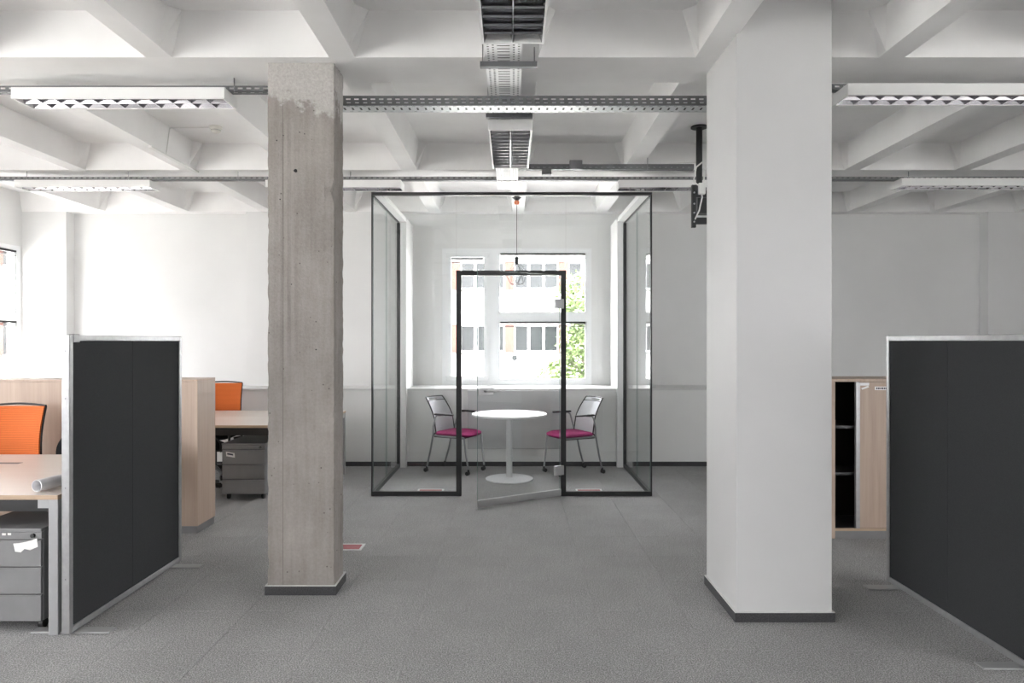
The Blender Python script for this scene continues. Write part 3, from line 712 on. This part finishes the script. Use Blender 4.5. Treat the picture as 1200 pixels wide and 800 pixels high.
vc = make_visitor_chair('magenta seated visitor chair on casters, left of the round table', (-.655, 8.165, 0), R(-27))
dup(vc, (.70, 8.065, 0), R(180 + 27), 'magenta seated visitor chair on casters, right of the round table')

# pendant lamp with a wire cage
t = thing('pendant_lamp', 'wire cage pendant lamp on a thin cord above the round table', 'pendant lamp', (.055, 7.90, 0))
MB().lathe([(.022, 3.135), (.03, 3.15), (.03, 3.17), (.018, 3.18)], n=20).build('orange_socket', M['orange_plastic'], t, True)
b = MB(); b.lathe([(.02, 3.18), (.055, 3.215), (.03, 3.226), (.02, ZB)], n=20); b.build('ceiling_rose', M['black_metal'], t, True)
MB().tube([(0, 0, 3.14), (0, 0, 2.53)], .0035, 6).build('cord', M['black'], t)
MB().lathe([(.010, 2.535), (.024, 2.52), (.024, 2.45), (.018, 2.44)], n=16).build('lamp_holder', M['black_metal'], t, True)
b = MB(); top = (0, 0, 2.47); ring1 = [(.125 * math.cos(R(60 * k)), .125 * math.sin(R(60 * k)), 2.33) for k in range(6)]; ring2 = [(.075 * math.cos(R(60 * k + 30)), .075 * math.sin(R(60 * k + 30)), 2.21) for k in range(6)]
for k in range(6):
    b.tube([top, ring1[k]], .0035, 5); b.tube([ring1[k], ring1[(k + 1) % 6]], .0035, 5); b.tube([ring1[k], ring2[k]], .0035, 5); b.tube([ring1[(k + 1) % 6], ring2[k]], .0035, 5); b.tube([ring2[k], ring2[(k + 1) % 6]], .0035, 5)
b.build('wire_cage', M['rod'], t)
# radiator panel under the window
t = thing('radiator', 'flat grey panel radiator on the wall behind the round table', 'radiator', (-.55, LEDGE_Y, .22))
MB().bbox(0, 1.16, -.06, -.012, 0, .725, .006).build('panel', M['radiator'], t)
MB().box(.2, .24, -.012, .0, .1, .6).box(.92, .96, -.012, .0, .1, .6).build('bracket', M['steel_dark'], t)
# floor outlets
def floor_box(label, x, y, w=.27, d=.17):
    t = thing('floor_outlet', label, 'floor outlet', (x, y, 0), 0, 'floor outlets in the carpet')
    b = MB(); f = .018; b.box(-w / 2, w / 2, -d / 2, -d / 2 + f, .0005, .006).box(-w / 2, w / 2, d / 2 - f, d / 2, .0005, .006).box(-w / 2, -w / 2 + f, -d / 2 + f, d / 2 - f, .0005, .006).box(w / 2 - f, w / 2, -d / 2 + f, d / 2 - f, .0005, .006)
    b.build('rim', M['sill'], t)
    MB().box(-w / 2 + f, w / 2 - f, -d / 2 + f, d / 2 - f, .0005, .004).build('lid', M['red_lid'], t)
floor_box('reddish lidded floor outlet just behind the concrete column', -1.265, 5.14, .29, .16)
floor_box('floor outlet inside the booth behind its left front pane', -.845, 7.07)
floor_box('floor outlet inside the booth behind its right front pane', .80, 7.07)

# ================================================================== PARTITION SCREENS
def make_screen(label, loc, L=1.22, Hh=1.585):
    """runs along +y from its near end; x centred"""
    t = thing('partition_screen', label, 'partition screen', loc, 0, 'charcoal partition screens'); th = .042; fr = .032
    f = MB(); h2 = th / 2
    f.bbox(-h2, h2, 0, fr, .012, Hh, .003).bbox(-h2, h2, L - fr, L, .012, Hh, .003)
    f.bbox(-h2, h2, fr, L - fr, Hh - fr, Hh, .003).bbox(-h2, h2, fr, L - fr, .012, .012 + fr, .003)
    f.build('frame', M['alu'], t)
    for a, b in ((fr, L / 2 - .0008), (L / 2 + .0008, L - fr)):
        MB().bbox(-h2 + .007, h2 - .007, a, b, .012 + fr, Hh - fr, .0015).build('fabric_panel', M['screen_fabric'], t)
    for y in (.07, L - .11):
        MB().bbox(-.21, .21, y - .035, y + .035, .001, .009, .002).build('foot_plate', M['leg_grey'], t)
    b = MB()
    for z in (.30, .78, 1.25, 1.5): b.tube([(0, -.0005, z), (0, .002, z)], .004, 8)
    b.build('screw', M['steel_dark'], t)
    return t
s1 = make_screen('charcoal fabric screen in an aluminium frame at the left, beside the desk', (-2.345, 3.585, 0))
s2 = dup(s1, (2.435, 3.185, 0), 0, 'charcoal fabric screen in an aluminium frame at the right edge')
MB().bbox(-.024, .024, .03, .085, 1.545, 1.590, .004).build('corner_connector', M['alu'], s1)

# ================================================================== DESKS, PEDESTALS, CABINETS
def make_desk(label, x0, x1, y0, y1, split, group, slots=()):
    t = thing('desk', label, 'desk', (x0, y0, 0), 0, group); w = x1 - x0; d = y1 - y0; z0, z1 = .715, .74
    ys = [0, d] if not split else [0, split - y0 - .002, split - y0 + .002, d]
    for k in range(0, len(ys), 2):
        b = MB(); b.bbox(0, w, ys[k], ys[k + 1], z0, z1, .002)
        o = b.build('desktop', [M['wood_desk'], M['wood_edge']], t)
        for p in o.data.polygons:
            if abs(p.normal.z) < .5: p.material_index = 1
    for (sx0, sx1, sy) in slots:
        MB().box(sx0 - x0, sx1 - x0, sy - y0, sy - y0 + .045, z1 + .0005, z1 + .002).build('cable_slot', M['steel_dark'], t)
    lg = .055
    for (lx, ly) in ((.0, .004), (w - lg, .004), (0, d - lg - .004), (w - lg, d - lg - .004)):
        MB().bbox(lx + .002, lx + lg - .002, ly, ly + lg, 0, z0, .003).build('leg', M['leg_grey'], t)
    for lx in (.002, w - lg + .002): MB().box(lx, lx + lg - .004, lg + .006, d - lg - .006, z0 - .05, z0 - .001).build('leg_beam', M['leg_grey'], t)
    for ly in (.03, d - .07): MB().box(lg, w - lg, ly, ly + .04, z0 - .045, z0 - .001).build('cross_beam', M['black_metal'], t)
    for lx in (lg - .002, w - lg - .055): MB().box(lx, lx + .057, .006, .028, z0 - .045, z0 - .001).build('leg_bracket', M['leg_grey'], t)
    MB().box(lg + .05, w - lg - .05, .12, .30, z0 - .09, z0 - .05).build('cable_trough', M['black_metal'], t)
    return t
dk = make_desk('long beech desk at the left edge with a rolled sheet on it', -5.2, -2.395, 3.60, 4.90, None, 'desks', [(-4.05, -3.27, 4.52)])
o = MB().box(2.05, 2.36, .025, .0295, .695, .714); o.build('cable_clip', M['steel_dark'], dk)
make_desk('beech desk farther back between the wood cabinet and the concrete column', -3.60, -1.95, 6.60, 8.02, 7.42, 'desks')
# roll of paper lying on the near desk
a = Vector((-2.552, 3.665, .775)); b2 = Vector((-2.445, 4.25, .775)); dr = (b2 - a).normalized()
vs = []; n = 28
def ringpts(c, r):
    s = dr.cross(Z).normalized(); return [c + (s * math.cos(2 * math.pi * k / n) + Z * math.sin(2 * math.pi * k / n)) * r for k in range(n)]
rr = [(a, .0325), (b2, .0325), (b2, .0285), (a, .0285)]
for c_, r_ in rr: vs += ringpts(c_, r_)
fs = [(i * n + k, i * n + (k + 1) % n, ((i + 1) % 4) * n + (k + 1) % n, ((i + 1) % 4) * n + k) for i in range(4) for k in range(n)]
o = MB().add(vs, fs).build('paper_roll', M['paper'], None, True); tag(o, 'rolled white sheet lying on the near desk beside the screen', 'paper roll')

def make_pedestal(label, loc, w=.42, d=.58, h=.555):
    """front faces -y, origin at the front left bottom"""
    t = thing('drawer_pedestal', label, 'drawer unit', loc, 0, 'grey drawer pedestals'); z0 = .06
    MB().bbox(0, w, .018, d, z0, h - .018, .002).build('body', M['grey_metal'], t)
    MB().bbox(-.002, w + .002, -.002, d, h - .018, h, .003).build('top_plate', M['grey_metal'], t)
    hh = (h - .018 - .04 - z0) / 3
    MB().bbox(0, w, .002, .018, h - .056, h - .020, .002).build('lock_strip', M['grey_metal'], t)
    MB().tube([(w - .045, .004, h - .038), (w - .045, -.008, h - .038)], .011, 14).build('lock', M['brass'], t, True)
    for k in range(3):
        za = z0 + k * hh; dr_ = MB()
        dr_.prism([(.0, za + .002), (.018, za + .002), (.018, za + hh - .005), (.009, za + hh - .005), (.0, za + hh - .010)], 'x', .004, w - .004)
        q = dr_.build('drawer', M['grey_metal'], t)
        MB().box(.004, w - .004, .0005, .0035, za + hh - .0105, za + hh - .0075).build('grip_edge', M['alu_light'], q)
    for (cx, cy) in ((.04, .07), (w - .04, .07), (.04, d - .06), (w - .04, d - .06)):
        MB().tube([(cx - .012, cy, .026), (cx + .012, cy, .026)], .026, 14).tube([(cx, cy, .03), (cx, cy, .062)], .008, 8).build('caster', M['black'], t, True)
    return t
p1 = make_pedestal('grey three-drawer pedestal under the near desk, torn white sticker at its right', (-2.925, 3.635, 0))
b = MB(); b.add([(.27, -.0015, .475), (.30, -.0015, .477), (.345, -.0015, .486), (.395, -.0015, .502), (.402, -.0015, .458), (.36, -.0015, .440), (.33, -.0015, .446), (.31, -.0015, .428), (.28, -.0015, .432)], [tuple(range(9))])
b.add([(.27, .0005, .475), (.30, .0005, .477), (.345, .0005, .486), (.395, .0005, .502), (.402, .0005, .458), (.36, .0005, .440), (.33, .0005, .446), (.31, .0005, .428), (.28, .0005, .432)], [tuple(reversed(range(9)))])
b.build('torn_sticker', M['label'], p1)
b = MB()
for (u, w_, z) in ((.05, .06, .514), (.13, .035, .518), (.175, .02, .517), (.21, .02, .518), (.24, .018, .519)): b.box(u, u + w_, -.001, .0, z, z + .012)
b.build('paint_mark', M['label'], p1)
p2 = make_pedestal('grey three-drawer pedestal under the far desk, small white label at top left', (-2.835, 6.67, 0))
MB().obox((.04, -.0015, .475), (.085, 0, -.015), (.004, 0, -.045), (0, .002, 0)).build('paper_label', M['label'], p2)
MB().obox((.052, -.002, .462), (.058, 0, -.010), (.001, 0, -.016), (0, .0005, 0)).build('print', M['ink'], p2)

# wood cabinets seen from the back, in a row
def make_cab(label, x0, w, y0, d, h, group):
    t = thing('low_cabinet', label, 'cabinet', (x0, y0, 0), 0, group)
    MB().bbox(0, w, 0, d, .06, h - .02, .002).build('body', M['wood'], t)
    MB().bbox(-.0, w, -.004, d + .002, h - .0195, h, .002).build('top_panel', M['wood'], t)
    MB().box(.01, w - .005, .006, d - .01, 0, .058).build('plinth', M['grey_metal'], t)
    return t
G = 'row of beech cabinets turned back-on, left'
make_cab('beech cabinet end unit showing its narrow side, right of the dark left screen', -3.538, 1.0, 5.51, .33, 1.243, G)
make_cab('beech cabinet of the row, behind the near orange chair', -4.541, 1.0, 5.51, .33, 1.243, G)
make_cab('beech cabinet of the row nearest the left windows', -5.544, 1.0, 5.51, .33, 1.243, G)

# open tambour cabinet at the right
x0, y0, w, d, h = 2.515, 5.37, 1.2, .43, 1.255
t = thing('tambour_cabinet', 'beech tambour cabinet standing half open behind the right screen', 'cabinet', (x0, y0, 0))
MB().bbox(0, .028, 0, d, .0, h - .022, .002).build('side_panel', M['wood'], t); MB().bbox(w - .028, w, 0, d, .0, h - .022, .002).build('side_panel', M['wood'], t)
MB().bbox(-.001, w + .001, -.002, d, h - .0215, h, .002).build('top_panel', M['wood'], t)
MB().box(.028, w - .028, d - .012, d, .06, h - .022).build('back_panel', M['black_metal'], t)
MB().box(.028, w - .028, .02, d - .012, .06, .08).build('bottom_panel', M['black_metal'], t)
MB().box(.030, w - .030, .004, d - .012, .0, .059).build('plinth', M['grey_metal'], t)
MB().box(.028, w - .028, .003, .02, .06, .078).build('door_track', M['wood_edge'], t)
for z in (.49, .86): MB().box(.028, w - .028, .05, d - .012, z, z + .022).build('shelf', M['black_metal'], t)
dr_ = MB().bbox(.225, w - .03, .012, .03, .08, h - .025, .002).build('tambour_door', M['wood'], t)
MB().box(.195, .225, .006, .032, .08, h - .025).build('door_edge', M['alu'], dr_)
b = MB()
for k in range(1, 8): b.box(.225 + k * .11, .2256 + k * .11, .0112, .0125, .082, h - .027)
b.build('slat_joint', M['wood_edge'], dr_)
MB().box(.225, .30, .0095, .012, h - .052, h - .030).build('paper_label', M['paper'], dr_)
MB().obox((.245, .0098, h - .085), (.055, 0, .020), (-.008, 0, .012), (0, .002, 0)).build('torn_tape', M['label'], dr_)
MB().box(.345, .445, .0095, .012, h - .088, h - .060).build('paper_label', M['label'], dr_)
b = MB()
for k, (u, ww) in enumerate(((.355, .010), (.369, .012), (.385, .008), (.397, .014), (.415, .010), (.428, .008))): b.box(u, u + ww, .0088, .0096, h - .081, h - .067)
b.build('print', M['ink'], dr_)

# office chairs (face -y)
def make_office_chair(label, loc, rz, group, back_mat, seat_mat, hw=.225, ztop=1.055, zlow=.60, round_top=0.0, arms=True):
    t = thing('office_chair', label, 'office chair', loc, rz, group)
    c = cushion(-.24, .24, .24, .44, .51); c.v = [(y, -x, z) for (x, y, z) in c.v]; c.build('seat', seat_mat, t, True)
    def back(u, v):
        k = u * 2 - 1; z = zlow + (ztop - zlow) * v; yy = .245 + .03 * math.sin(v * math.pi) * -1 + .05 * v - .035 * k * k
        ww = hw * (1 - round_top * max(0, v - .35) ** 2 * 2); return (k * ww, yy, z)
    vs, fs = grid_shell(back, 12, 14, .014); MB().add(vs, fs).build('backrest', back_mat, t, True)
    for s in (0, 1): MB().tube([Vector(back(s, k / 10)) + Vector((0, .012, 0)) for k in range(11)], .009, 8).build('back_frame', M['black'], t, True)
    MB().tube([Vector(back(k / 10, 1)) + Vector((0, .012, .004 + .014 * math.sin(k / 10 * math.pi))) for k in range(11)], .008, 8).build('back_frame', M['black'], t, True)
    MB().tube([Vector(back(k / 10, 0)) + Vector((0, .012, 0)) for k in range(11)], .009, 8).build('back_frame', M['black'], t, True)
    MB().tube([(0, .10, .42), (0, .25, .44), (0, .30, .55), (0, .30, .75)], .02, 8).build('back_support', M['black'], t, True)
    for s in ((-1, 1) if arms else ()):
        MB().tube([(s * .20, .05, .43), (s * .29, .05, .45), (s * .29, .05, .63)], .014, 8).build('arm_support', M['black'], t, True)
        MB().bbox(s * .29 - .03, s * .29 + .03, -.10, .15, .63, .655, .008).build('armrest', M['black'], t, True)
    MB().tube([(0, 0, .44), (0, 0, .09)], [.026, .026], 12).build('gas_lift', M['black'], t, True)
    for k in range(5):
        q = R(72 * k + 18); x, y = math.cos(q), math.sin(q)
        lg = MB().tube([(0, 0, .11), (x * .16, y * .16, .095), (x * .29, y * .29, .07)], [.028, .02, .014], 8).build('base_arm', M['black'], t, True)
        MB().tube([(x * .29 - y * .022, y * .29 + x * .022, .028), (x * .29 + y * .022, y * .29 - x * .022, .028)], .028, 12).build('caster', M['black'], lg, True)
    return t
G = 'orange mesh-backed office chairs'
oc = make_office_chair('orange mesh office chair behind the near desk at the left edge', (-3.79, 4.95, 0), R(0), G, M['orange'], M['seat_black'])
dup(oc, (-3.42, 7.85, 0), R(4), 'orange mesh office chair at the far desk, beside the cabinet end')
make_office_chair('black office chair mostly hidden by the left dark screen, at the near desk', (-3.20, 5.0, 0), R(-4), None, M['seat_black'], M['seat_black'], .30, .98, .56, 1.0, False)
# black chair under the far desk seen beside the pedestal
make_office_chair('black office chair pushed under the far desk, left of the grey pedestal', (-3.19, 6.95, 0), R(200), None, M['seat_black'], M['seat_black'], .22, .60, .46, .3)

# ================================================================== OUTSIDE
M['facade'] = mottled('facade_plaster', (0.66, 0.66, 0.64), (0.72, 0.72, 0.70), 2, 0.8, 0.05, 30)
M['brick'] = mottled('brick_pier', (0.075, 0.030, 0.022), (0.095, 0.040, 0.030), 6, 0.85, 0.2, 60)
M['pane_out'] = mat('facade_pane', (0.013, 0.015, 0.016), 0.15, spec=0.35)
M['ledge_out'] = mat('facade_ledge', (0.05, 0.05, 0.05), 0.7)  # dark colour stands in for the ledge shadow under the facade windows
M['leaf'] = mottled('leaf_green', (0.07, 0.115, 0.03), (0.15, 0.20, 0.08), 3, 0.6, 0.0)
M['bark'] = mottled('bark', (0.10, 0.08, 0.06), (0.18, 0.15, 0.12), 12, 0.9, 0.3)
M['asphalt'] = mottled('pale_paving', (0.42, 0.42, 0.40), (0.50, 0.50, 0.48), 3, 0.9, 0.1)
g = MB().box(-60, 60, -60, 60, -3.9, -3.6).build('ground', M['asphalt']); tag(g, 'grey paved yard below the windows, outside', 'ground', kind='structure')
D = 33.0
def build_facade(label, loc, rz, n, x_off):
    """facade plane y=0 facing -y"""
    t = thing('apartment_building', label, 'building', loc, rz); W2 = n * 2.6
    rows = [-1.90, 1.13, 4.16, 7.19]                       # glass bottoms (absolute z)
    MB().box(0, W2, .25, 6, -3.6, 10.2).build('wall', M['facade'], t)
    MB().box(-.2, W2 + .2, -.3, 6.2, 10.2, 10.45).build('roof', M['facade'], t)
    for r in rows:
        MB().box(0, W2, 0, .25, r + 1.25, r + 2.85).build('parapet', M['facade'], t)
        MB().box(0, W2, -.12, .02, r - .17, r - .10).build('ledge', M['ledge_out'], t)
        for k in range(n):
            x = k * 2.6
            MB().box(x, x + .45, .03, .25, r - .1, r + 1.25).build('brick_pier', M['brick'], t)
            f = MB(); xs = [x + .45 + i * .7167 for i in range(4)]
            f.box(xs[0], xs[3], .08, .25, r - .1, r - .02).box(xs[0], xs[3], .08, .25, r + 1.17, r + 1.25)
            for i in range(4): f.box(xs[i] - (.0 if i == 0 else .06), xs[i] + (.0 if i == 3 else .06), .08, .25, r - .02, r + 1.17)
            fo = f.build('window', M['frame_white'], t)
            for i in range(3): MB().box(xs[i] + .06, xs[i + 1] - .06, .15, .18, r - .02, r + 1.17).build('pane', M['pane_out'], fo)
    return t
build_facade('white apartment block with brick piers seen through the middle window', (-.35 - 2.6 * 5, D, 0), 0, 10, 0)
build_facade('white apartment block seen through the left wall windows', (-17, 4.2, 0), R(90), 10, 0)
t = thing('air_conditioner', 'white air conditioner box on the building outside the middle window', 'air conditioner', (-.06, D - .35, .58))
MB().bbox(0, .55, 0, .3, 0, .38, .02).build('case', M['facade'], t); MB().tube([(.18, -.005, .19), (.18, .01, .19)], .14, 20).build('fan_grille', M['pane_out'], t)
# slanted stair roof outside
t = thing('stair_roof', 'grey sloping stair roof below the air conditioner outside', 'roof', (0, 0, 0))
MB().prism([(-.7, -.6), (-.7, .55), (-.35, .6), (.35, -.6)], 'y', D - 1.5, D - .02).build('slope', M['asphalt'], t)
MB().prism([(.30, .60), (.0, .62), (.62, -.6), (.95, -.6)], 'y', D - 1.6, D - 1.5).build('edge_board', M['frame_white'], t)
# trees
def tree(label, x, y, z0, top, r, n, seed):
    t = thing('tree', label, 'tree', (x, y, z0)); random.seed(seed); hgt = top - z0
    b = MB().tube([(0, 0, 0), (.05, 0, hgt * .4), (0, .05, hgt * .8)], [.13, .09, .03], 8)
    for k in range(7):
        q = R(51 * k); zz = hgt * (.35 + .06 * k); b.tube([(0, 0, zz), (math.cos(q) * r * .7, math.sin(q) * r * .7, zz + hgt * .16)], [.04, .01], 5)
    b.build('trunk', M['bark'], t, True)
    c = MB(); cl = [(Vector((random.uniform(-1, 1) * r * .75, random.uniform(-1, 1) * r * .75, hgt * random.uniform(.35, .97))), random.uniform(.3, .6) * r) for _ in range(26)]
    for k in range(n):
        cc, rad = random.choice(cl); d = Vector((random.gauss(0, 1), random.gauss(0, 1), random.gauss(0, 1))).normalized() * rad * random.uniform(.5, 1)
        p = cc + d; u = Vector((random.gauss(0, 1), random.gauss(0, 1), random.gauss(0, 1))).normalized(); v_ = u.orthogonal().normalized(); s = random.uniform(.06, .11)
        c.v += [tuple(p - u * s), tuple(p + v_ * s * .5 + u * 0), tuple(p + u * s), tuple(p - v_ * s * .5)]; q = len(c.v) - 4; c.f.append((q, q + 1, q + 2, q + 3)); c.m.append(0)
    me = bpy.data.meshes.new('foliage'); me.from_pydata(c.v, [], c.f); me.materials.append(M['leaf'])
    o = bpy.data.objects.new('foliage', me); COL.objects.link(o); o.parent = t; o['kind'] = 'stuff'
tree('leafy green tree outside at the right side of the middle window', 2.6, 22.0, -3.6, 3.4, 1.5, 11000, 3)
tree('green tree outside the left wall windows', -13.5, 1.0, -3.6, 4.0, 1.6, 7000, 5)
